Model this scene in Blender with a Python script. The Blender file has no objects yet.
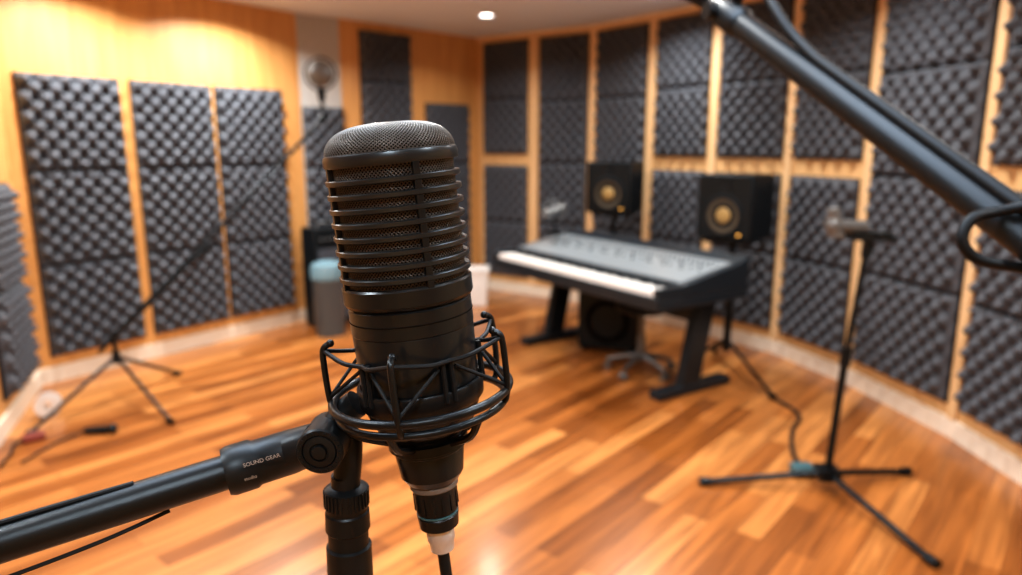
import bpy, bmesh, math, random
from mathutils import Vector, Matrix
random.seed(7)
rad = math.radians
scene = bpy.context.scene

# ------------------------------------------------------------------ materials
def new_mat(name):
    m = bpy.data.materials.new(name); m.use_nodes = True
    nt = m.node_tree
    return m, nt, nt.nodes['Principled BSDF']

def simple(name, col, rough=0.5, metal=0.0, spec=0.5, coat=0.0, bump=0.0, bscale=200.0, var=0.12, emit=None, estr=0, tint=None):
    m, nt, p = new_mat(name)
    N, L = nt.nodes, nt.links
    tc = N.new('ShaderNodeTexCoord')
    nz = N.new('ShaderNodeTexNoise'); nz.inputs['Scale'].default_value = bscale; nz.inputs['Detail'].default_value = 3
    L.new(tc.outputs['Object'], nz.inputs['Vector'])
    mx = N.new('ShaderNodeMix'); mx.data_type = 'RGBA'
    mx.inputs['A'].default_value = (*[c*(1-var) for c in col], 1)
    mx.inputs['B'].default_value = (*[min(1, c*(1+var)) for c in col], 1)
    L.new(nz.outputs['Fac'], mx.inputs['Factor'])
    L.new(mx.outputs['Result'], p.inputs['Base Color'])
    p.inputs['Roughness'].default_value = rough
    p.inputs['Metallic'].default_value = metal
    p.inputs['Specular IOR Level'].default_value = spec
    p.inputs['Coat Weight'].default_value = coat
    if tint: p.inputs['Specular Tint'].default_value = (*tint, 1)
    if bump > 0:
        b = N.new('ShaderNodeBump'); b.inputs['Strength'].default_value = bump; b.inputs['Distance'].default_value = 0.001
        L.new(nz.outputs['Fac'], b.inputs['Height']); L.new(b.outputs['Normal'], p.inputs['Normal'])
    if emit:
        p.inputs['Emission Color'].default_value = (*emit, 1); p.inputs['Emission Strength'].default_value = estr
    return m

def wood_wall(name, c1, c2, rough=0.45):
    m, nt, p = new_mat(name); N, L = nt.nodes, nt.links
    tc = N.new('ShaderNodeTexCoord'); mp = N.new('ShaderNodeMapping')
    mp.inputs['Scale'].default_value = (7, 7, 0.5)
    nz = N.new('ShaderNodeTexNoise'); nz.inputs['Scale'].default_value = 3; nz.inputs['Detail'].default_value = 6
    nz.inputs['Distortion'].default_value = 0.6
    cr = N.new('ShaderNodeValToRGB')
    cr.color_ramp.elements[0].position = 0.3; cr.color_ramp.elements[0].color = (*c1, 1)
    cr.color_ramp.elements[1].position = 0.7; cr.color_ramp.elements[1].color = (*c2, 1)
    L.new(tc.outputs['Object'], mp.inputs['Vector']); L.new(mp.outputs['Vector'], nz.inputs['Vector'])
    L.new(nz.outputs['Fac'], cr.inputs['Fac']); L.new(cr.outputs['Color'], p.inputs['Base Color'])
    p.inputs['Roughness'].default_value = rough
    return m

def floor_mat():
    m, nt, p = new_mat('oak_planks'); N, L = nt.nodes, nt.links
    tc = N.new('ShaderNodeTexCoord'); mp = N.new('ShaderNodeMapping')
    mp.inputs['Rotation'].default_value = (0, 0, rad(-50))
    L.new(tc.outputs['Object'], mp.inputs['Vector'])
    br = N.new('ShaderNodeTexBrick')
    br.inputs['Scale'].default_value = 1.0
    br.inputs['Brick Width'].default_value = 0.95
    br.inputs['Row Height'].default_value = 0.105
    br.inputs['Mortar Size'].default_value = 0.0016
    br.inputs['Mortar Smooth'].default_value = 0.3
    br.inputs['Color1'].default_value = (0.0, 0.0, 0.0, 1)
    br.inputs['Color2'].default_value = (1, 1, 1, 1)
    br.inputs['Mortar'].default_value = (0.0, 0.0, 0.0, 1)
    br.offset = 0.37; br.offset_frequency = 2
    L.new(mp.outputs['Vector'], br.inputs['Vector'])
    cr = N.new('ShaderNodeValToRGB'); e = cr.color_ramp.elements
    e[0].position = 0.0; e[0].color = (0.20, 0.068, 0.015, 1)
    e[1].position = 1.0; e[1].color = (0.60, 0.285, 0.095, 1)
    x = e.new(0.5); x.color = (0.39, 0.150, 0.038, 1)
    L.new(br.outputs['Color'], cr.inputs['Fac'])
    mp2 = N.new('ShaderNodeMapping'); mp2.inputs['Scale'].default_value = (1.6, 26, 1)
    L.new(mp.outputs['Vector'], mp2.inputs['Vector'])
    nz = N.new('ShaderNodeTexNoise'); nz.inputs['Scale'].default_value = 1.0; nz.inputs['Detail'].default_value = 5
    nz.inputs['Distortion'].default_value = 0.8
    L.new(mp2.outputs['Vector'], nz.inputs['Vector'])
    g = N.new('ShaderNodeValToRGB')
    g.color_ramp.elements[0].position = 0.3; g.color_ramp.elements[0].color = (0.52, 0.46, 0.42, 1)
    g.color_ramp.elements[1].position = 0.7; g.color_ramp.elements[1].color = (1.15, 1.12, 1.10, 1)
    L.new(nz.outputs['Fac'], g.inputs['Fac'])
    mu = N.new('ShaderNodeMix'); mu.data_type = 'RGBA'; mu.blend_type = 'MULTIPLY'; mu.inputs['Factor'].default_value = 1
    L.new(cr.outputs['Color'], mu.inputs['A']); L.new(g.outputs['Color'], mu.inputs['B'])
    mo = N.new('ShaderNodeMix'); mo.data_type = 'RGBA'
    L.new(br.outputs['Fac'], mo.inputs['Factor']); L.new(mu.outputs['Result'], mo.inputs['A'])
    mo.inputs['B'].default_value = (0.10, 0.035, 0.010, 1)
    L.new(mo.outputs['Result'], p.inputs['Base Color'])
    p.inputs['Roughness'].default_value = 0.30
    p.inputs['Coat Weight'].default_value = 0.25; p.inputs['Coat Roughness'].default_value = 0.16
    return m

CT = (0.62, 0.80, 1.0)
M_floor = floor_mat()
M_wallL = wood_wall('honey_veneer', (0.56, 0.29, 0.10), (0.70, 0.39, 0.15))
M_wallR = wood_wall('maple_veneer', (0.60, 0.38, 0.18), (0.70, 0.47, 0.25))
M_batten = wood_wall('maple_batten', (0.68, 0.47, 0.26), (0.78, 0.57, 0.35))
M_plaster = simple('grey_plaster', (0.44, 0.45, 0.46), 0.8, bscale=30)
M_ceil = simple('ceiling_paint', (0.70, 0.74, 0.80), 0.9, bscale=20, var=0.03)
M_base = simple('cream_baseboard', (0.74, 0.69, 0.62), 0.4, bscale=20, var=0.05)
M_foam = simple('charcoal_foam', (0.062, 0.074, 0.098), 0.62, spec=0.5, bscale=60, var=0.2, bump=0.2)
M_foamback = simple('foam_backing', (0.012, 0.012, 0.015), 0.8)
M_black = simple('black_powder_coat', (0.004, 0.0052, 0.0068), 0.34, spec=0.42, bump=0.12, bscale=2500, tint=CT)
M_body = simple('satin_black_body', (0.0045, 0.0062, 0.0082), 0.28, spec=0.52, bump=0.05, bscale=3000, tint=CT)
M_cage = simple('cage_black', (0.008, 0.011, 0.014), 0.30, spec=0.70, tint=CT)
M_blackp = simple('black_plastic', (0.006, 0.0075, 0.0092), 0.42, spec=0.38, tint=CT)
M_rubber = simple('black_rubber', (0.006, 0.0068, 0.008), 0.55, spec=0.32, tint=CT)
M_dark = simple('dark_inner', (0.003, 0.003, 0.003), 0.9, spec=0.1)
M_mesh = simple('grille_wire', (0.10, 0.105, 0.11), 0.38, metal=0.75, bscale=900)
M_steel = simple('brushed_steel', (0.50, 0.56, 0.63), 0.35, metal=0.55)
M_greym = simple('grey_metal', (0.15, 0.165, 0.18), 0.4, metal=0.5)
M_teal = simple('teal_ring', (0.04, 0.11, 0.14), 0.4)
M_key = simple('ivory_keys', (0.84, 0.87, 0.90), 0.25, var=0.02)
M_console = simple('console_silver', (0.26, 0.31, 0.36), 0.30, metal=0.2)
M_desk = simple('desk_black', (0.014, 0.019, 0.026), 0.3, tint=CT)
M_cone = simple('woofer_cone', (0.06, 0.05, 0.035), 0.5)
M_cap = simple('woofer_cap', (0.36, 0.25, 0.10), 0.4)
M_amber = simple('amber_led', (0.9, 0.5, 0.1), 0.4, emit=(1, 0.5, 0.1), estr=1.6)
M_white = simple('white_plastic', (0.75, 0.76, 0.78), 0.4, var=0.03)
M_bin = simple('bin_grey', (0.08, 0.105, 0.13), 0.45)
M_binlid = simple('bin_lid_greyblue', (0.14, 0.25, 0.32), 0.45)
M_red = simple('red_plastic', (0.22, 0.05, 0.04), 0.4)
M_lamp = simple('lamp_glow', (1, 1, 1), 0.5, emit=(1, 0.95, 0.88), estr=10)
M_print = simple('white_print', (0.28, 0.28, 0.28), 0.6)

# ------------------------------------------------------------------ geometry
class G:
    def __init__(s): s.v = []; s.f = []
    def add(s, vs, fs, M=None):
        o = len(s.v)
        s.v += [tuple(M @ Vector(p)) if M else tuple(p) for p in vs]
        s.f += [tuple(i+o for i in f) for f in fs]
        return s
    def box(s, c, size, M=None):
        cx, cy, cz = c; a, b, d = [k/2 for k in size]
        vs = [(cx+i*a, cy+j*b, cz+k*d) for i in (-1, 1) for j in (-1, 1) for k in (-1, 1)]
        fs = [(0,1,3,2),(4,6,7,5),(0,4,5,1),(2,3,7,6),(0,2,6,4),(1,5,7,3)]
        return s.add(vs, fs, M)
    def lathe(s, prof, seg=48, M=None):
        vs = []; fs = []; n = len(prof)
        for i in range(seg):
            a = 2*math.pi*i/seg
            for r, z in prof: vs.append((r*math.sin(a), -r*math.cos(a), z))
        for i in range(seg):
            j = (i+1) % seg
            for k in range(n-1): fs.append((i*n+k, j*n+k, j*n+k+1, i*n+k+1))
        return s.add(vs, fs, M)
    def tube(s, pts, r, seg=12, closed=False, caps=True):
        pts = [Vector(p) for p in pts]; n = len(pts)
        rs = r if isinstance(r, (list, tuple)) else [r]*n
        vs = []; fs = []; up = None
        for i in range(n):
            if closed: t = pts[(i+1) % n]-pts[i-1]
            else: t = pts[min(i+1, n-1)]-pts[max(i-1, 0)]
            t.normalize()
            if up is None:
                up = Vector((0, 0, 1)) if abs(t.z) < 0.9 else Vector((0, 1, 0))
            up = (up - t*up.dot(t)).normalized()
            sd = t.cross(up)
            for k in range(seg):
                a = 2*math.pi*k/seg
                vs.append(pts[i]+(up*math.cos(a)+sd*math.sin(a))*rs[i])
        m = n if closed else n-1
        for i in range(m):
            j = (i+1) % n
            for k in range(seg):
                l = (k+1) % seg
                fs.append((i*seg+k, i*seg+l, j*seg+l, j*seg+k))
        if not closed and caps:
            fs.append(tuple(range(seg))[::-1]); fs.append(tuple((n-1)*seg+k for k in range(seg)))
        return s.add(vs, fs)
    def cyl(s, a, b, r, r2=None, seg=24):
        return s.tube([a, b], [r, r if r2 is None else r2], seg)
    def ring(s, R, z, r, seg=72, rs=12):
        pts = [(R*math.sin(2*math.pi*i/seg), -R*math.cos(2*math.pi*i/seg), z) for i in range(seg)]
        return s.tube(pts, r, rs, closed=True)
    def ball(s, c, r, sc=(1, 1, 1), seg=24, rings=14):
        prof = [(max(1e-6, math.sin(math.pi*i/rings)), -math.cos(math.pi*i/rings)) for i in range(rings+1)]
        M = Matrix.Translation(c) @ Matrix.Diagonal((r*sc[0], r*sc[1], r*sc[2], 1))
        return s.lathe(prof, seg, M)
    def obj(s, name, mat, parent=None, bevel=0, smooth=True, ang=35):
        me = bpy.data.meshes.new(name); me.from_pydata(s.v, [], s.f)
        bm = bmesh.new(); bm.from_mesh(me)
        bmesh.ops.remove_doubles(bm, verts=bm.verts, dist=1e-6)
        bmesh.ops.recalc_face_normals(bm, faces=bm.faces)
        bm.to_mesh(me); bm.free()
        me.materials.append(mat)
        if smooth:
            for p in me.polygons: p.use_smooth = True
            me.set_sharp_from_angle(angle=rad(ang))
        o = bpy.data.objects.new(name, me); scene.collection.objects.link(o)
        if parent: o.parent = parent
        if bevel:
            b = o.modifiers.new('bevel', 'BEVEL'); b.width = bevel; b.segments = 3; b.limit_method = 'ANGLE'
        return o

def empty(name, loc=(0, 0, 0), rot=(0, 0, 0)):
    e = bpy.data.objects.new(name, None); e.empty_display_size = 0.1
    e.location = loc; e.rotation_euler = rot
    scene.collection.objects.link(e); return e

def smooth_pts(pts, n=8):
    P = [Vector(p) for p in pts]; out = []
    for i in range(len(P)-1):
        p0 = P[max(i-1, 0)]; p1 = P[i]; p2 = P[i+1]; p3 = P[min(i+2, len(P)-1)]
        for k in range(n):
            t = k/n
            out.append(0.5*((2*p1)+(p2-p0)*t+(2*p0-5*p1+4*p2-p3)*t*t+(3*p1-p0-3*p2+p3)*t**3))
    out.append(P[-1]); return out

# ------------------------------------------------------------------ room shell
H = 2.53
L = [(-2.35, -1.6), (-2.45, 1.6), (-2.60, 3.30), (-2.99, 4.23), (-1.74, 5.97), (-1.45, 6.20)]
B = [(-0.33, 7.33), (0.232, 6.924), (0.751, 6.548), (1.17, 6.003), (1.548, 5.45), (1.925, 4.924),
     (2.153, 4.254), (2.30, 3.425), (2.31, 2.72), (2.22, 1.9), (2.1, 0.5), (2.0, -1.6)]
poly = L + B

def offset_path(path, d, closed=False):
    out = []; n = len(path)
    for i, p in enumerate(path):
        p = Vector(p); ns = []
        for a, b in ((i-1, i), (i, i+1)):
            if not closed and (a < 0 or b >= n): continue
            t = Vector(path[b % n])-Vector(path[a % n]); t.normalize(); ns.append(Vector((t.y, -t.x)))
        nn = sum(ns, Vector((0, 0))).normalized()
        out.append(p + nn*(d/max(0.3, nn.dot(ns[0]))))
    return out

def strip(name, path, d_in, d_out, z0, z1, mat):
    a = offset_path(path, d_in); b = offset_path(path, d_out)
    n = len(path); vs = []; fs = []
    for i in range(n):
        vs += [(a[i].x, a[i].y, z0), (a[i].x, a[i].y, z1), (b[i].x, b[i].y, z1), (b[i].x, b[i].y, z0)]
    for i in range(n-1):
        for k in range(4):
            l = (k+1) % 4
            fs.append((i*4+k, i*4+l, i*4+4+l, i*4+4+k))
    fs += [(0, 1, 2, 3), tuple((n-1)*4+k for k in (3, 2, 1, 0))]
    return G().add(vs, fs).obj(name, mat, smooth=False)

strip('wall_left', L[0:5], 0.0, -0.12, 0, H, M_wallL)
strip('wall_column', L[4:6], 0.0, -0.12, 0, H, M_plaster)
strip('wall_back', [L[5], B[0]], 0.0, -0.12, 0, H, M_wallL)
strip('wall_right', B, 0.0, -0.12, 0, H, M_wallR)
strip('wall_front', [B[-1], L[0]], 0.0, -0.12, 0, H, M_wallL)
strip('baseboard_left', L[0:5], 0.018, 0.0, 0, 0.10, M_base)
strip('baseboard_column', L[4:6], 0.018, 0.0, 0, 0.10, M_base)
strip('baseboard_back', [L[5], B[0]], 0.018, 0.0, 0, 0.10, M_base)
strip('baseboard_right', B, 0.018, 0.0, 0, 0.10, M_base)
strip('trim_cornice', B, 0.03, 0.0, H-0.045, H, M_batten)
G().add([(x, y, 0) for x, y in poly]+[(x, y, -0.1) for x, y in poly],
        [tuple(range(len(poly))), tuple(range(2*len(poly)-1, len(poly)-1, -1))]).obj('floor', M_floor, smooth=False)
G().add([(x, y, H) for x, y in poly]+[(x, y, H+0.1) for x, y in poly],
        [tuple(range(len(poly))), tuple(range(2*len(poly)-1, len(poly)-1, -1))]).obj('ceiling', M_ceil, smooth=False)

bt = G()
for i in range(1, 9):
    n = offset_path(B, 0.012)[i]
    t = Vector(B[i+1])-Vector(B[i-1]); a = math.atan2(t.y, t.x)
    bt.box((0, 0, (0.10+H-0.045)/2), (0.06, 0.018, H-0.145), Matrix.Translation((n.x, n.y, 0)) @ Matrix.Rotation(a, 4, 'Z'))
bt.obj('trim_battens', M_batten, bevel=0.003)

# ------------------------------------------------------------------ foam panels
_cache = {}
def foam_mesh(w, h, rows):
    key = (round(w, 3), round(h, 3), rows)
    if key in _cache: return _cache[key]
    th = h/rows; g = G(); period = 0.115
    for r in range(rows):
        nx = max(8, int(w/0.0115)); nz = max(8, int(th/0.0115)); vs = []; fs = []
        ww = w-0.004; hh = th-0.010
        for j in range(nz+1):
            for i in range(nx+1):
                x = -ww/2+ww*i/nx; z = r*th+0.005+hh*j/nz
                edge = min(min(i, nx-i)*ww/nx, min(j, nz-j)*hh/nz)
                e = min(1, edge/0.03)
                e = e*e*(3-2*e)
                q = 2*math.pi/period
                y = 0.018+0.026*(0.35+0.65*e)+0.040*e*math.sin(q*x)*math.sin(q*(z-r*th))
                if edge <= 1e-6: y = 0.018
                vs.append((x, -max(y, 0.006), z))
        for j in range(nz):
            for i in range(nx):
                a = j*(nx+1)+i; fs.append((a, a+1, a+nx+2, a+nx+1))
        g.add(vs, fs)
    nf = len(g.f)
    g.box((0, -0.003, h/2), (w, 0.006, h))
    g.box((-w/2+0.003, -0.010, h/2), (0.006, 0.020, h)); g.box((w/2-0.003, -0.010, h/2), (0.006, 0.020, h))
    me = bpy.data.meshes.new('foam_tiles'); me.from_pydata(g.v, [], g.f)
    me.materials.append(M_foam); me.materials.append(M_foamback)
    for i, p in enumerate(me.polygons):
        p.use_smooth = i < nf
        if i >= nf: p.material_index = 1
    _cache[key] = me
    return me

def panel(p0, p1, s_mid, w, z0, z1, rows):
    p0 = Vector(p0); p1 = Vector(p1); t = (p1-p0); ln = t.length; t.normalize()
    n = Vector((t.y, -t.x))
    c = p0+t*(ln*s_mid)+n*0.0005
    o = bpy.data.objects.new('acoustic_foam_panel', foam_mesh(w, z1-z0, rows))
    o.location = (c.x, c.y, z0); o.rotation_euler = (0, 0, math.atan2(t.y, t.x))
    scene.collection.objects.link(o)

panel(L[3], L[4], 0.178, 0.60, 0.165, 1.92, 3)
panel(L[3], L[4], 0.488, 0.58, 0.165, 1.92, 3)
panel(L[3], L[4], 0.774, 0.58, 0.165, 1.92, 3)
panel(L[2], L[3], 0.52, 0.60, 0.165, 1.28, 2)
panel(L[4], L[5], 0.52, 0.36, 0.30, 1.80, 3)
panel(L[5], B[0], 0.29, 0.54, 1.62, 2.46, 2)
panel(L[5], B[0], 0.735, 0.54, 0.165, 1.88, 3)
zl0, zl1, zu0, zu1 = 0.17, 1.29, 1.40, 2.47
for i, (w, gap) in enumerate([(0.53, 1), (0.52, 0), (0.57, 0), (0.54, 1), (0.55, 1), (0.58, 1), (0.74, 0), (0.59, 1), (0.6, 1)]):
    if gap:
        panel(B[i], B[i+1], 0.5, w, zl0, zl1, 2); panel(B[i], B[i+1], 0.5, w, zu0, zu1, 2)
    else:
        panel(B[i], B[i+1], 0.5, w, zl0, zu1, 4)

# ------------------------------------------------------------------ ceiling downlights
lamps = [(-0.2, 6.0, 14), (-1.75, 5.05, 38), (1.0, 5.2, 22), (-2.35, 4.25, 32), (-0.3, 3.7, 20), (1.5, 3.6, 24), (-1.9, 2.5, 22), (0.0, 1.7, 18), (1.6, 2.0, 20), (-1.2, 0.3, 20), (1.1, 0.2, 20), (0.0, -0.8, 20)]
for i, (x, y, en) in enumerate(lamps):
    e = empty('ceiling_downlight', (x, y, H))
    G().lathe([(0.055, -0.001), (0.075, -0.001), (0.075, -0.010), (0.058, -0.014), (0.055, -0.001)], 32).obj('trim_ring', M_white, e)
    G().lathe([(1e-6, -0.004), (0.054, -0.004), (0.054, -0.0015), (1e-6, -0.0015)], 32).obj('lens', M_lamp, e)
    ld = bpy.data.lights.new('downlight_light', 'AREA'); ld.shape = 'DISK'; ld.size = 0.14
    ld.energy = en; ld.color = (1.0, 0.95, 0.87); ld.spread = rad(150)
    lo = bpy.data.objects.new('light', ld); lo.location = (0, 0, -0.02); lo.parent = e
    scene.collection.objects.link(lo)
e = empty('added_mic_key_panel', (-0.2, 0.9, H))  # out-of-view panel added as a cool key light for the microphone
G().box((0, 0, -0.012), (1.5, 0.62, 0.022)).obj('key_panel_housing', M_white, e)
ld = bpy.data.lights.new('added_key_light', 'AREA'); ld.shape = 'RECTANGLE'; ld.size = 1.45; ld.size_y = 0.58
ld.energy = 34; ld.color = (0.88, 0.94, 1.0)
lo = bpy.data.objects.new('light', ld); lo.location = (0, 0, -0.03); lo.parent = e
scene.collection.objects.link(lo)

w = bpy.data.worlds.new('world'); scene.world = w; w.use_nodes = True
w.node_tree.nodes['Background'].inputs[0].default_value = (0.85, 0.9, 1.0, 1)
w.node_tree.nodes['Background'].inputs[1].default_value = 0.3

# ------------------------------------------------------------------ hero microphone
TILT = (0, rad(-5.7), 0); MO = (-0.0612, 0.36, 1.4988)
mic = empty('condenser_microphone', MO, TILT)
def az(R, phi, z): return (R*math.sin(rad(phi)), -R*math.cos(rad(phi)), z)
def weave(prof_fn, rows, seg, thick):
    vs = []; fs = []
    for j in range(rows+1):
        r, z = prof_fn(j/rows)
        for i in range(seg):
            a = 2*math.pi*(i+0.5*(j % 2))/seg
            vs.append((r*math.sin(a), -r*math.cos(a), z))
    for j in range(0, rows-1):
        for i in range(seg):
            if j % 2 == 0: q = (j*seg+i, (j+1)*seg+i, (j+2)*seg+i, (j+1)*seg+(i-1) % seg)
            else: q = (j*seg+i, (j+1)*seg+(i+1) % seg, (j+2)*seg+i, (j+1)*seg+i)
            fs.append(q)
    o = G().add(vs, fs).obj('grille_weave', M_mesh, mic)
    m = o.modifiers.new('wire', 'WIREFRAME'); m.thickness = thick; m.use_replace = True
    return o
weave(lambda t: (0.0308, -0.006-0.066*t), 66, 104, 0.00060)
def dome(t):
    a = t*math.pi/2
    return (0.0326*max(0.02, math.cos(a))**0.62, -0.0035+0.0150*math.sin(a)**0.9)
weave(dome, 30, 100, 0.00055)
G().lathe([(0.0285, -0.075), (0.0285, -0.008), (0.0300, -0.005)] + [(dome(k/10)[0]*0.955, dome(k/10)[1]-0.0012) for k in range(11)] + [(1e-6, 0.0100)], 64).obj('inner_core', M_dark, mic)
G().lathe([(0.0322, -0.0020), (0.0334, -0.0028), (0.0340, -0.0045), (0.0340, -0.0075), (0.0333, -0.0085), (0.0305, -0.0085), (0.0305, -0.0020), (0.0322, -0.0020)], 96).obj('head_rim', M_cage, mic)
sl = G()
for i in range(8):
    z = -0.0155-0.0069*i
    sl.lathe([(0.0310, z-0.0015), (0.0334, z-0.0015), (0.0340, z-0.0010), (0.0340, z+0.0009), (0.0334, z+0.0014), (0.0310, z+0.0014), (0.0310, z-0.0015)], 96)
sl.obj('cage_slats', M_cage, mic)
rb = G()
for ph in (29, -61, 119, -151):
    rb.box((0, -0.0322, -0.0390), (0.0036, 0.0028, 0.063), Matrix.Rotation(rad(ph), 4, 'Z'))
rb.obj('cage_ribs', M_body, mic, bevel=0.0005)
G().lathe([(0.030, -0.0680), (0.0330, -0.0680), (0.0338, -0.0690), (0.0338, -0.0765), (0.0330, -0.0780), (0.0318, -0.0786), (0.0314, -0.0792),
           (0.0322, -0.0800), (0.0322, -0.0930), (0.0318, -0.0936), (0.0320, -0.0942), (0.0312, -0.130), (0.0305, -0.1375), (0.0290, -0.1415), (0.0262, -0.1480), (0.0200, -0.1530),
           (0.0196, -0.1545), (0.0196, -0.1620), (0.0188, -0.1630), (0.0190, -0.1640), (0.0174, -0.1770), (0.0148, -0.1810), (0.0128, -0.1820), (0.001, -0.1820)], 96).obj('body', M_body, mic, ang=25)
G().lathe([(0.0129, -0.1818), (0.0135, -0.1825), (0.0135, -0.1848), (0.0129, -0.1856)], 64).obj('collar_ring', M_greym, mic)
x = G().lathe([(0.0100, -0.1850), (0.0122, -0.1856), (0.0118, -0.1980), (0.0116, -0.2000), (0.0111, -0.2005), (0.0111, -0.2020), (0.0116, -0.2026), (0.0110, -0.2095), (0.0088, -0.2100)], 48)
for k in range(14):
    a = 360*k/14
    x.box((0, -0.0118, -0.1935), (0.0011, 0.0012, 0.010), Matrix.Rotation(rad(a), 4, 'Z'))
x.obj('xlr_connector', M_black, mic)
G().lathe([(0.0111, -0.2006), (0.0118, -0.2008), (0.0118, -0.2014), (0.0111, -0.2018)], 48).obj('teal_band', M_teal, mic)
G().lathe([(0.001, -0.2098), (0.0076, -0.2098), (0.0080, -0.2110), (0.0078, -0.2185), (0.0070, -0.2200), (0.0066, -0.2250), (0.001, -0.2250)], 40).obj('xlr_sleeve', M_steel, mic)
G().tube(smooth_pts([(0, 0, -0.222), (0.0005, 0, -0.26), (0.003, 0.001, -0.34), (-0.03, 0.02, -0.6), (-0.10, 0.03, -1.0), (-0.10, 0.05, -1.35)]), 0.0034, 12).obj('cable', M_rubber, mic)
G().ring(0.0321, -0.0865, 0.0004).obj('body_groove', M_dark, mic)

# ------------------------------------------------------------------ shock mount
sm = empty('shock_mount', MO, TILT)
Z1, Z2 = -0.1300, -0.1370
rg = G()
rg.ring(0.0475, Z1, 0.0023, 96, 14)
rg.ring(0.0450, Z2, 0.0020, 96, 12)
rg.obj('lower_rings', M_black, sm)
G().lathe([(0.0320, -0.1230), (0.0334, -0.1230), (0.0340, -0.1240), (0.0334, -0.1330), (0.0318, -0.1350), (0.0306, -0.1350)], 72).obj('clamp_sleeve', M_black, sm)
pr = G(); tips = []
for ph in (-6, 74, 124, 180, -130, -82):
    p = [az(0.0450, ph, Z2), az(0.0475, ph, Z2+0.003), az(0.0487, ph, Z1+0.003), az(0.0490, ph, -0.117), az(0.0487, ph, -0.104), az(0.0475, ph, -0.0995), az(0.0440, ph, -0.0975)]
    pr.tube(smooth_pts(p, 5), 0.0017, 10)
    pr.ball(az(0.0440, ph, -0.0975), 0.0021)
    tips.append(ph)
pr.obj('prongs', M_black, sm)
tips.sort(); el = G()
for i in range(len(tips)):
    a = tips[i]; b = tips[(i+1) % len(tips)]
    if b < a: b += 360
    m = (a+b)/2
    el.tube(smooth_pts([az(0.0480, a, -0.101), az(0.040, a+(b-a)*0.28, -0.105), az(0.0345, m, -0.1065), az(0.040, a+(b-a)*0.72, -0.105), az(0.0480, b, -0.101)], 6), 0.0012, 8)
    el.tube([az(0.0485, a, -0.127), az(0.0335, m-8, -0.110)], 0.0010, 8)
    el.tube([az(0.0485, b, -0.127), az(0.0335, m+8, -0.110)], 0.0010, 8)
    el.tube([az(0.0333, m-4, -0.106), az(0.0337, m-4, -0.128)], 0.0014, 8)
    el.tube([az(0.0333, m+4, -0.106), az(0.0337, m+4, -0.128)], 0.0014, 8)
el.obj('elastic_bands', M_rubber, sm)
sp = G()
for ph in (-70, -15, 45, 100, 160, 215):
    sp.tube(smooth_pts([az(0.045, ph, Z2), az(0.037, ph, -0.1480), az(0.0202, ph, -0.1560)], 4), 0.0020, 8)
sp.lathe([(0.0199, -0.1545), (0.0218, -0.1550), (0.0218, -0.1600), (0.0199, -0.1610)], 64)
sp.obj('spokes', M_black, sm)

# ------------------------------------------------------------------ hero boom stand
st = empty('microphone_boom_stand')
J = Vector((-0.0990, 0.350, 1.3440)); P1 = Vector((-0.1485, 0.342, 1.3310)); P0 = Vector((-0.241, 0.2986, 1.3154))
d = (P0-P1).normalized()
g = G()
g.cyl(P1, P1+d*0.55, 0.0092, seg=32)
g.obj('boom_tube', M_black, st)
g = G()
g.tube([P1+d*0.002, P1-d*0.001, P1-d*0.012, P1-d*0.014, P1-d*0.032, J+Vector((-0.004, 0, 0))], [0.0122, 0.0132, 0.0132, 0.0120, 0.0120, 0.0105], 32)
g.obj('boom_clamp', M_blackp, st)
g = G()
MJ = Matrix.Translation(J) @ Matrix.Rotation(rad(90), 4, 'X')
g.lathe([(1e-6, -0.013), (0.0116, -0.013), (0.0124, -0.012), (0.0124, 0.012), (0.0116, 0.013), (0.0092, 0.013), (0.0088, 0.0122), (0.0083, 0.013), (0.0050, 0.0136), (0.0046, 0.0125), (0.0040, 0.0125), (0.0036, 0.0145), (1e-6, 0.0148)], 48, MJ)
for k in range(20):
    a = 2*math.pi*k/20
    g.box((0.0104*math.cos(a), 0.0104*math.sin(a), 0.0128), (0.0010, 0.0010, 0.0018), MJ)
g.obj('tilt_joint', M_blackp, st)
g = G()
g.tube(smooth_pts([J+Vector((0.002, 0.006, 0.003)), (-0.0940, 0.358, 1.3525), (-0.0880, 0.360, 1.3585), (-0.0835, 0.360, 1.3620)], 5), [0.0078]*16, 16)
g.tube(smooth_pts([(-0.0955, 0.358, 1.350), (-0.0895, 0.360, 1.340), (-0.0915, 0.360, 1.316)], 5), 0.0076, 20)
g.obj('mount_elbow', M_blackp, st, ang=50)
vx, vy = -0.0920, 0.360
g = G(); MV = Matrix.Translation((vx, vy, 0))
g.lathe([(0.001, 1.3200), (0.0078, 1.3200), (0.0080, 1.3140), (0.0105, 1.3130), (0.0120, 1.3120), (0.0120, 1.3020), (0.0114, 1.3010), (0.0114, 1.2990), (0.0122, 1.2980), (0.0124, 1.2880), (0.0112, 1.2865),
         (0.0112, 1.2780), (0.0126, 1.2770), (0.0128, 1.2600), (0.0128, 1.2450), (0.010, 1.2440)], 48, MV)
for k in range(30):
    g.box((0, -0.0120, 1.307), (0.0010, 0.0012, 0.009), MV @ Matrix.Rotation(2*math.pi*k/30, 4, 'Z'))
g.obj('height_collar', M_blackp, st)
g = G(); g.cyl((vx, vy, 1.25), (vx, vy, 0.70), 0.0095); g.cyl((vx, vy, 0.72), (vx, vy, 0.10), 0.0125)
g.cyl((vx, vy, 0.74), (vx, vy, 0.68), 0.018)
g.obj('upright_tube', M_black, st)
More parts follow.
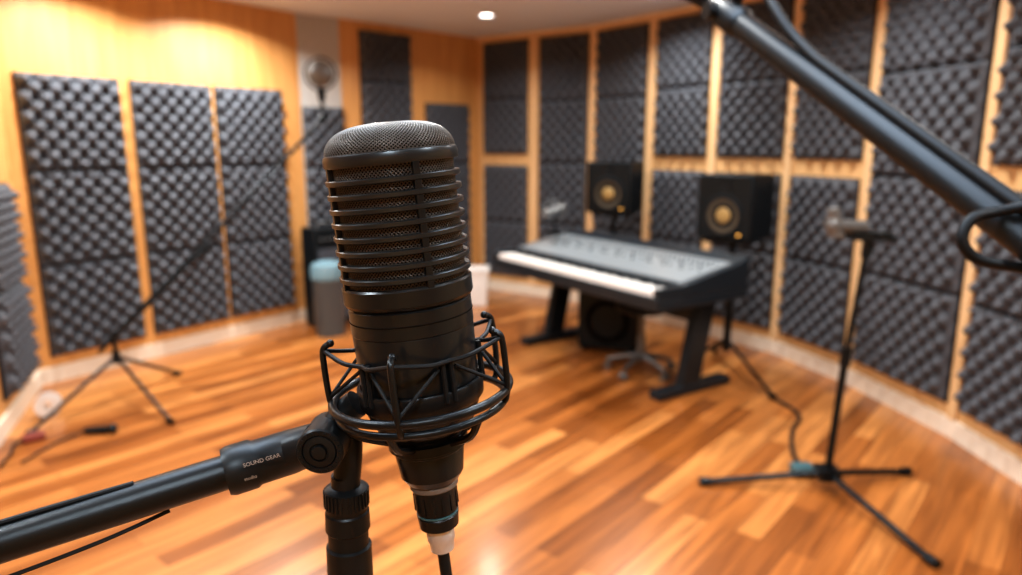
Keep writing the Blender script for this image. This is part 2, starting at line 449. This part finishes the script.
def tripod(g, x, y, zh, zf, ends, r=0.009):
    g.cyl((x, y, zh+0.03), (x, y, zh-0.04), 0.022)
    for ex, ey in ends:
        g.tube([(x, y, zh), (ex, ey, 0.016)], r, 12)
        v = (Vector((ex, ey, 0.014))-Vector((x, y, 0.014))).normalized()
        g.tube([Vector((ex, ey, 0.018))-v*0.03, Vector((ex, ey, 0.016))+v*0.015], r+0.006, 12)
g = G(); tripod(g, vx, vy, 0.16, 0, [(vx+0.36, vy+0.05), (vx-0.2, vy+0.30), (vx-0.16, vy-0.30)]); g.obj('tripod_legs', M_black, st)
up = Vector((0, 0, 1))
g = G()
g.tube(smooth_pts([P1+d*0.03-up*0.011, P1+d*0.06-up*0.014+Vector((0, -0.004, 0)), P1+d*0.11-up*0.016+Vector((0, -0.006, 0)), P1+d*0.2-up*0.020, P1+d*0.5-up*0.015]), 0.0011, 8)
g.tube(smooth_pts([P1+d*0.045+up*0.0095, P1+d*0.07+up*0.0100, P1+d*0.12+up*0.0105, P1+d*0.3+up*0.011]), 0.0014, 8)
g.obj('boom_cable', M_rubber, st)
for k, (txt, off, sz) in enumerate((('SOUND GEAR', 0.0055, 0.0030), ('studio', 0.0000, 0.0026))):
    cu = bpy.data.curves.new('legend', 'FONT'); cu.body = txt; cu.size = sz; cu.extrude = 0.00005
    cu.materials.append(M_print)
    o = bpy.data.objects.new('legend', cu); scene.collection.objects.link(o); o.parent = st
    o.location = (-0.1370, 0.3328, 1.3375-k*0.0075); o.rotation_euler = (rad(90), rad(-13), rad(12))

# ------------------------------------------------------------------ second boom (upper right, near)
A = Vector((0.336, 1.165, 1.703)); Bq = Vector((0.51, 0.642, 1.391)); dd = (Bq-A).normalized(); C = Bq+dd*0.35
s2 = empty('microphone_boom_stand')
g = G(); g.cyl(A+dd*0.03, C, 0.0185, seg=32); g.obj('boom_tube', M_blackp, s2)
side = dd.cross(up).normalized(); nrm = side.cross(dd).normalized()
g = G()
g.tube([A-dd*0.03, A-dd*0.02, A+dd*0.045, A+dd*0.055], [0.018, 0.023, 0.023, 0.0195], 24)
g.cyl(A-side*0.035, A+side*0.035, 0.013)
g.cyl(A-dd*0.03, A-dd*0.03+Vector((-0.05, 0.02, 0.03)), 0.014)
g.ball(A-dd*0.03+Vector((-0.05, 0.02, 0.03)), 0.017)
g.cyl(A+dd*0.02, A+dd*0.02-nrm*-0.04, 0.009)
g.obj('end_clamp', M_blackp, s2)
g = G()
g.tube(smooth_pts([A+Vector((0.03, -0.01, 0.09)), A+dd*0.10+nrm*0.05, A+dd*0.20+nrm*0.026, A+dd*0.35+nrm*0.022, C+nrm*0.022]), 0.0075, 12)
g.tube(smooth_pts([(0.500, 0.66, 1.445), (0.475, 0.680, 1.436), (0.448, 0.679, 1.4290), (0.438, 0.675, 1.4085), (0.4536, 0.672, 1.390), (0.496, 0.670, 1.382), (0.533, 0.668, 1.375), (0.60, 0.64, 1.34)]), 0.0055, 14)
g.obj('hanging_cable', M_rubber, s2)
g = G(); g.cyl((C.x, C.y, C.z+0.05), (C.x, C.y, 0.1), 0.0145); g.ball(C, 0.035); tripod(g, C.x, C.y, 0.18, 0, [(C.x+0.3, C.y+0.2), (C.x-0.1, C.y+0.35), (C.x, C.y-0.36)])
g.obj('upright', M_black, s2)

# ------------------------------------------------------------------ left background boom stand
s3 = empty('microphone_boom_stand')
g = G(); tripod(g, -2.35, 4.0, 0.26, 0, [(-2.52, 3.44), (-1.86, 3.60), (-2.20, 4.42)], 0.011); g.cyl((-2.35, 4.0, 0.26), (-2.35, 4.0, 0.42), 0.013)
g.obj('tripod', M_black, s3)
T = Vector((-1.25, 4.78, 1.66))
g = G(); g.cyl((-2.42, 3.95, 0.30), T, 0.0125); g.cyl((-2.37, 3.985, 0.36), (-1.9, 4.32, 0.87), 0.018)
g.cyl((-1.93, 4.30, 0.82), (-1.88, 4.335, 0.885), 0.028)
g.obj('boom_tube', M_black, s3)
g = G(); g.cyl(T-Vector((0, 0, 0.02)), T+Vector((0, 0, 0.16)), 0.012); g.ball(T, 0.03); g.cyl(T+Vector((0, 0, 0.12)), T+Vector((0, 0, 0.20)), 0.022, 0.03)
g.obj('mic_handle', M_blackp, s3)
g = G(); g.ball(T+Vector((0, 0, 0.29)), 0.085, (1, 0.45, 1)); g.obj('mic_capsule', M_greym, s3)
g = G(); g.tube([(T.x+0.105*math.cos(a*math.pi/12), T.y, T.z+0.29+0.105*math.sin(a*math.pi/12)) for a in range(24)], 0.007, 8, closed=True); g.obj('mic_yoke', M_black, s3)

c1 = empty('cable_reel', (-2.60, 3.72, 0))
M90 = Matrix.Translation((0, 0, 0.065)) @ Matrix.Rotation(rad(25), 4, 'Z') @ Matrix.Rotation(rad(90), 4, 'X')
G().lathe([(0.02, -0.03), (0.065, -0.03), (0.065, -0.024), (0.035, -0.022), (0.035, 0.022), (0.065, 0.024), (0.065, 0.03), (0.02, 0.03), (0.02, -0.03)], 40, M90).obj('spool', M_white, c1)
g = G()
for k in range(5): g.tube([M90 @ Vector((0.042*math.cos(a*math.pi/12), 0.042*math.sin(a*math.pi/12), -0.018+0.009*k)) for a in range(24)], 0.006, 8, closed=True)
g.obj('wound_cable', M_rubber, c1)
c2 = empty('handheld_microphone', (-2.18, 3.46, 0))
g = G(); g.cyl((-0.06, -0.01, 0.024), (0.05, 0.01, 0.024), 0.016, 0.022); g.ball((0.075, 0.014, 0.026), 0.026); g.obj('body', M_blackp, c2)
g = G(); g.tube(smooth_pts([(-0.06, -0.01, 0.022), (-0.10, -0.04, 0.010), (-0.14, -0.14, 0.008), (-0.16, -0.35, 0.008)]), 0.006, 8); g.obj('cable', M_rubber, c2)
c3 = empty('power_plug', (-2.46, 3.38, 0))
g = G(); g.box((0, 0, 0.02), (0.10, 0.05, 0.04), Matrix.Rotation(rad(40), 4, 'Z')); g.obj('plug_body', M_red, c3, bevel=0.008)
g = G(); g.tube(smooth_pts([(-0.035, -0.03, 0.02), (-0.05, -0.08, 0.01), (0.0, -0.17, 0.008), (0.05, -0.32, 0.010)]), 0.007, 8); g.obj('lead', M_rubber, c3)

# ------------------------------------------------------------------ waste bin, box
bn = empty('waste_bin', (-1.45, 5.45, 0))
G().lathe([(0.001, 0.0), (0.11, 0.0), (0.115, 0.01), (0.125, 0.46), (0.13, 0.47), (0.12, 0.465), (0.10, 0.03), (0.001, 0.03)], 40).obj('bucket', M_bin, bn)
G().lathe([(0.128, 0.455), (0.134, 0.46), (0.134, 0.54), (0.12, 0.575), (0.06, 0.595), (0.001, 0.598)], 40).obj('lid', M_binlid, bn)
cs = empty('guitar_amplifier', (-1.54, 5.78, 0), (0, 0, rad(48)))
G().box((0, 0, 0.42), (0.34, 0.20, 0.82)).obj('cabinet', M_blackp, cs, bevel=0.012)
G().box((0, -0.102, 0.36), (0.28, 0.008, 0.60)).obj('grille_cloth', M_foam, cs, bevel=0.002)
g = G()
for k in range(5): g.cyl((-0.11+0.055*k, -0.10, 0.74), (-0.11+0.055*k, -0.118, 0.74), 0.012)
g.tube(smooth_pts([(-0.08, 0, 0.83), (-0.06, 0, 0.86), (0.06, 0, 0.86), (0.08, 0, 0.83)]), 0.008, 8)
g.box((-0.12, 0, 0.006), (0.04, 0.16, 0.014)); g.box((0.12, 0, 0.006), (0.04, 0.16, 0.014))
g.obj('knobs_and_feet', M_greym, cs)
wb = empty('storage_tub', (-0.33, 6.50, 0))
G().add([(-.10,-.09,0),(.10,-.09,0),(.10,.09,0),(-.10,.09,0),(-.12,-.11,.33),(.12,-.11,.33),(.12,.11,.33),(-.12,.11,.33)],
        [(0,1,2,3),(0,1,5,4),(1,2,6,5),(2,3,7,6),(3,0,4,7)]).obj('tub', M_white, wb, bevel=0.01)
G().box((0, 0, 0.345), (0.26, 0.24, 0.03)).obj('lid', M_white, wb, bevel=0.008)

# ------------------------------------------------------------------ keyboard workstation desk
dk = empty('keyboard_workstation', (0.642, 4.652, 0), (0, 0, math.atan2(-0.84, 0.54)))
g = G(); g.box((0, 0.0, 0.620), (1.74, 0.74, 0.06)); g.obj('desktop', M_desk, dk, bevel=0.008)
g = G(); g.box((0, -0.358, 0.655), (1.74, 0.024, 0.03)); g.box((-0.845, -0.255, 0.685), (0.045, 0.22, 0.07)); g.box((0.845, -0.255, 0.685), (0.045, 0.22, 0.07))
g.obj('keybed', M_desk, dk, bevel=0.006)
g = G(); nk = 56; kl = 1.62; kw = kl/nk
for k in range(nk): g.box((-kl/2+kw*(k+0.5), -0.260, 0.675), (kw-0.0012, 0.175, 0.05))
g.obj('white_keys', M_key, dk, smooth=False)
g = G()
for k in range(nk-1):
    if (k % 7) in (0, 2, 3, 5, 6): g.box((-kl/2+kw*(k+1), -0.205, 0.705), (kw*0.45, 0.070, 0.012))
g.obj('black_keys', M_blackp, dk, smooth=False)
def prism(prof, x0, x1):
    n = len(prof); vs = [(x0, y, z) for y, z in prof]+[(x1, y, z) for y, z in prof]
    fs = [tuple(range(n)), tuple(range(2*n-1, n-1, -1))]+[(i, (i+1) % n, n+(i+1) % n, n+i) for i in range(n)]
    return vs, fs
G().add(*prism([(-0.165, 0.65), (-0.165, 0.725), (0.28, 0.805), (0.37, 0.84), (0.37, 0.65)], -0.87, 0.87)).obj('console_body', M_desk, dk, bevel=0.006)
slope = math.atan2(0.08, 0.445)
Mc = Matrix.Translation((0, 0.055, 0.7680)) @ Matrix.Rotation(slope, 4, 'X')
g = G(); g.box((0, 0, 0), (1.66, 0.42, 0.008), Mc); g.obj('console_panel', M_console, dk)
g = G()
for i in range(40):
    x0 = -0.76+i*0.039
    for j in range(2): g.cyl(Mc @ Vector((x0, 0.10+0.05*j, 0.002)), Mc @ Vector((x0, 0.10+0.05*j, 0.014)), 0.008, 0.006, 8)
    g.box((x0, 0.02+0.04*math.sin(i*1.7), 0.008), (0.010, 0.018, 0.010), Mc)
g.obj('knobs_and_faders', M_greym, dk)
lg = G()
for sx in (-0.70, 0.70):
    lg.box((sx, 0.11, 0.03), (0.09, 0.62, 0.05))
    vs, fs = prism([(0.00, 0.05), (0.15, 0.05), (0.27, 0.605), (0.12, 0.605)], sx-0.035, sx+0.035); lg.add(vs, fs)
    lg.box((sx, 0.08, 0.58), (0.08, 0.55, 0.04))
lg.box((0, 0.20, 0.48), (1.40, 0.03, 0.14))
lg.obj('legs', M_desk, dk, bevel=0.006)
g = G()
for sx in (-0.70, 0.70):
    for sy in (-0.16, 0.38): g.cyl((sx, sy, 0.0), (sx, sy, 0.008), 0.025)
g.obj('foot_pads', M_rubber, dk)

dm = empty('desk_microphone', (0.33, 5.28, 0.835))
g = G(); g.cyl((0, 0, -0.01), (0, 0, 0.018), 0.055); g.cyl((0, 0, 0.015), (0, 0, 0.14), 0.010); g.ball((0, 0, 0.14), 0.018); g.obj('base', M_black, dm)
g = G(); g.cyl((-0.06, -0.03, 0.15), (0.06, 0.03, 0.19), 0.036); g.ball((-0.06, -0.03, 0.15), 0.042); g.cyl((0.06, 0.03, 0.19), (0.09, 0.045, 0.20), 0.03, 0.015)
g.tube([(0.085*math.cos(a*math.pi/12), 0.04*math.cos(a*math.pi/12), 0.17+0.075*math.sin(a*math.pi/12)) for a in range(24)], 0.006, 8, closed=True)
g.obj('head', M_greym, dm)

sw = empty('subwoofer', (0.76, 5.10, 0), (0, 0, rad(-20)))
G().box((0, 0, 0.235), (0.44, 0.36, 0.41)).obj('cabinet', M_blackp, sw, bevel=0.012)
MW = Matrix.Translation((0, -0.18, 0.235)) @ Matrix.Rotation(rad(90), 4, 'X')
G().lathe([(0.15, 0.0), (0.16, 0.008), (0.145, 0.012), (0.13, 0.004), (0.05, -0.03), (0.001, -0.015)], 40, MW).obj('driver', M_dark, sw)
g = G()
for a in (-1, 1):
    for b in (-1, 1): g.cyl((a*0.18, b*0.14, 0), (a*0.18, b*0.14, 0.032), 0.02)
g.obj('feet', M_rubber, sw)

so = empty('swivel_stool', (0.87, 4.50, 0), (0, 0, rad(15)))
g = G(); g.lathe([(0.001, 0.42), (0.155, 0.42), (0.175, 0.435), (0.18, 0.455), (0.165, 0.475), (0.10, 0.482), (0.001, 0.482)], 40); g.obj('seat', M_blackp, so)
g = G(); g.cyl((0, 0, 0.12), (0, 0, 0.42), 0.017); g.cyl((0, 0, 0.08), (0, 0, 0.25), 0.027)
for k in range(5):
    a = 2*math.pi*k/5; c, s = math.cos(a), math.sin(a)
    g.tube([(0.02*c, 0.02*s, 0.115), (0.12*c, 0.12*s, 0.095), (0.225*c, 0.225*s, 0.065)], [0.020, 0.016, 0.011], 10)
    g.cyl((0.225*c, 0.225*s, 0.065), (0.225*c, 0.225*s, 0.04), 0.008)
    for q in (-1, 1):
        o = Vector((-s*0.012*q, c*0.012*q, 0)); p = Vector((0.225*c, 0.225*s, 0.024))
        g.cyl(p+o*0.5, p+o*1.8, 0.024, seg=16)
g.obj('base', M_greym, so)

def monitor(x, y, z, nx, ny, w, h, dp, ends):
    a = math.atan2(nx, -ny)
    e = empty('studio_monitor_speaker', (x, y, z), (0, 0, a))
    G().box((0, 0, h/2), (w, dp, h)).obj('cabinet', M_blackp, e, bevel=0.012)
    Mf = Matrix.Translation((0, -dp/2, h*0.38)) @ Matrix.Rotation(rad(90), 4, 'X'); R = w*0.34
    G().lathe([(R, -0.004), (R*1.06, 0.004), (R*0.98, 0.009), (R*0.86, 0.006)], 40, Mf).obj('woofer_surround', M_rubber, e)
    G().lathe([(R*0.88, 0.005), (R*0.42, -0.004)], 40, Mf).obj('woofer_cone', M_cone, e)
    G().lathe([(R*0.42, -0.004), (R*0.36, 0.006), (R*0.2, 0.012), (0.001, 0.013)], 40, Mf).obj('dust_cap', M_cap, e)
    Mt = Matrix.Translation((0, -dp/2, h*0.80)) @ Matrix.Rotation(rad(90), 4, 'X')
    G().lathe([(0.050, 0.0), (0.051, 0.005), (0.030, 0.002), (0.016, 0.001), (0.012, 0.009), (0.001, 0.012)], 32, Mt).obj('tweeter', M_blackp, e)
    G().box((w*0.30, -dp/2-0.001, h*0.10), (0.022, 0.004, 0.009)).obj('power_led', M_amber, e)
    s = empty('speaker_stand', (x, y, 0))
    g = G(); g.box((0, 0, z-0.012), (w*0.8, dp*0.8, 0.022), Matrix.Rotation(a, 4, 'Z')); g.cyl((0, 0, 0.12), (0, 0, z-0.02), 0.020); g.cyl((0, 0, 0.12), (0, 0, 0.55), 0.027)
    tripod(g, 0, 0, 0.20, 0, ends, 0.012)
    g.obj('stand', M_black, s)
monitor(0.85, 5.78, 0.95, -0.50, -0.86, 0.38, 0.41, 0.28, [(0.28, 0.02), (-0.22, 0.25), (-0.16, -0.28)])
monitor(1.47, 4.60, 0.89, -0.70, -0.71, 0.38, 0.42, 0.32, [(0.10, -0.62), (0.02, 0.34), (-0.10, 0.28)])

s4 = empty('microphone_stand')
hx, hy = 1.40, 2.87
g = G(); tripod(g, hx, hy, 0.075, 0, [(0.86, 2.90), (1.83, 3.00), (1.53, 2.28)], 0.014)
g.box((hx, hy, 0.075), (0.09, 0.09, 0.05)); g.obj('tripod', M_black, s4)
g = G(); g.cyl((hx, hy, 0.08), (hx+0.03, hy, 0.62), 0.016); g.cyl((hx+0.03, hy, 0.60), (hx+0.075, hy, 1.10), 0.012); g.cyl((hx+0.027, hy, 0.57), (hx+0.033, hy, 0.65), 0.022)
g.cyl((hx+0.072, hy, 1.04), (hx+0.077, hy, 1.13), 0.022)
g.obj('upright', M_black, s4)
tx = hx+0.077
g = G(); g.cyl((tx+0.10, hy-0.02, 1.115), (tx-0.13, hy+0.02, 1.155), 0.016); g.box((tx, hy, 1.13), (0.16, 0.07, 0.035)); g.cyl((tx+0.03, hy-0.05, 1.13), (tx+0.03, hy+0.05, 1.13), 0.018)
g.obj('cross_clamp', M_blackp, s4)
g = G(); g.cyl((tx-0.02, hy, 1.165), (tx-0.16, hy-0.03, 1.175), 0.026); g.ball((tx-0.17, hy-0.032, 1.176), 0.036, (0.9, 1, 1.1)); g.cyl((tx-0.12, hy-0.02, 1.12), (tx-0.16, hy-0.03, 1.24), 0.014)
g.cyl((tx-0.155, hy-0.03, 1.13), (tx-0.175, hy-0.034, 1.245), 0.030, 0.024)
g.obj('microphone', M_greym, s4)
g = G(); g.box((hx-0.06, hy+0.12, 0.03), (0.10, 0.07, 0.05), None); g.obj('cable_box', M_teal, s4, bevel=0.008)
cb = G(); cb.tube(smooth_pts([(1.57, 3.98, 0.008), (1.62, 3.72, 0.008), (1.50, 3.50, 0.008), (1.40, 3.25, 0.008), (1.36, 3.04, 0.01)]), 0.011, 8); cb.obj('floor_cable', M_rubber)

# ------------------------------------------------------------------ camera
cam = bpy.data.cameras.new('camera'); co = bpy.data.objects.new('camera', cam); scene.collection.objects.link(co)
co.location = (0, 0, 1.5); co.rotation_euler = (rad(90-11.6), 0, 0)
cam.sensor_width = 36; cam.lens = 24.66; cam.clip_start = 0.01
cam.dof.use_dof = True; cam.dof.focus_distance = 0.345; cam.dof.aperture_fstop = 6.0
scene.camera = co
scene.view_settings.view_transform = 'Standard'
for lk in ('Medium High Contrast', 'Standard - Medium High Contrast', 'None'):
    try:
        scene.view_settings.look = lk
        print('LOOK', lk); break
    except Exception:
        pass
scene.view_settings.exposure = 0.05
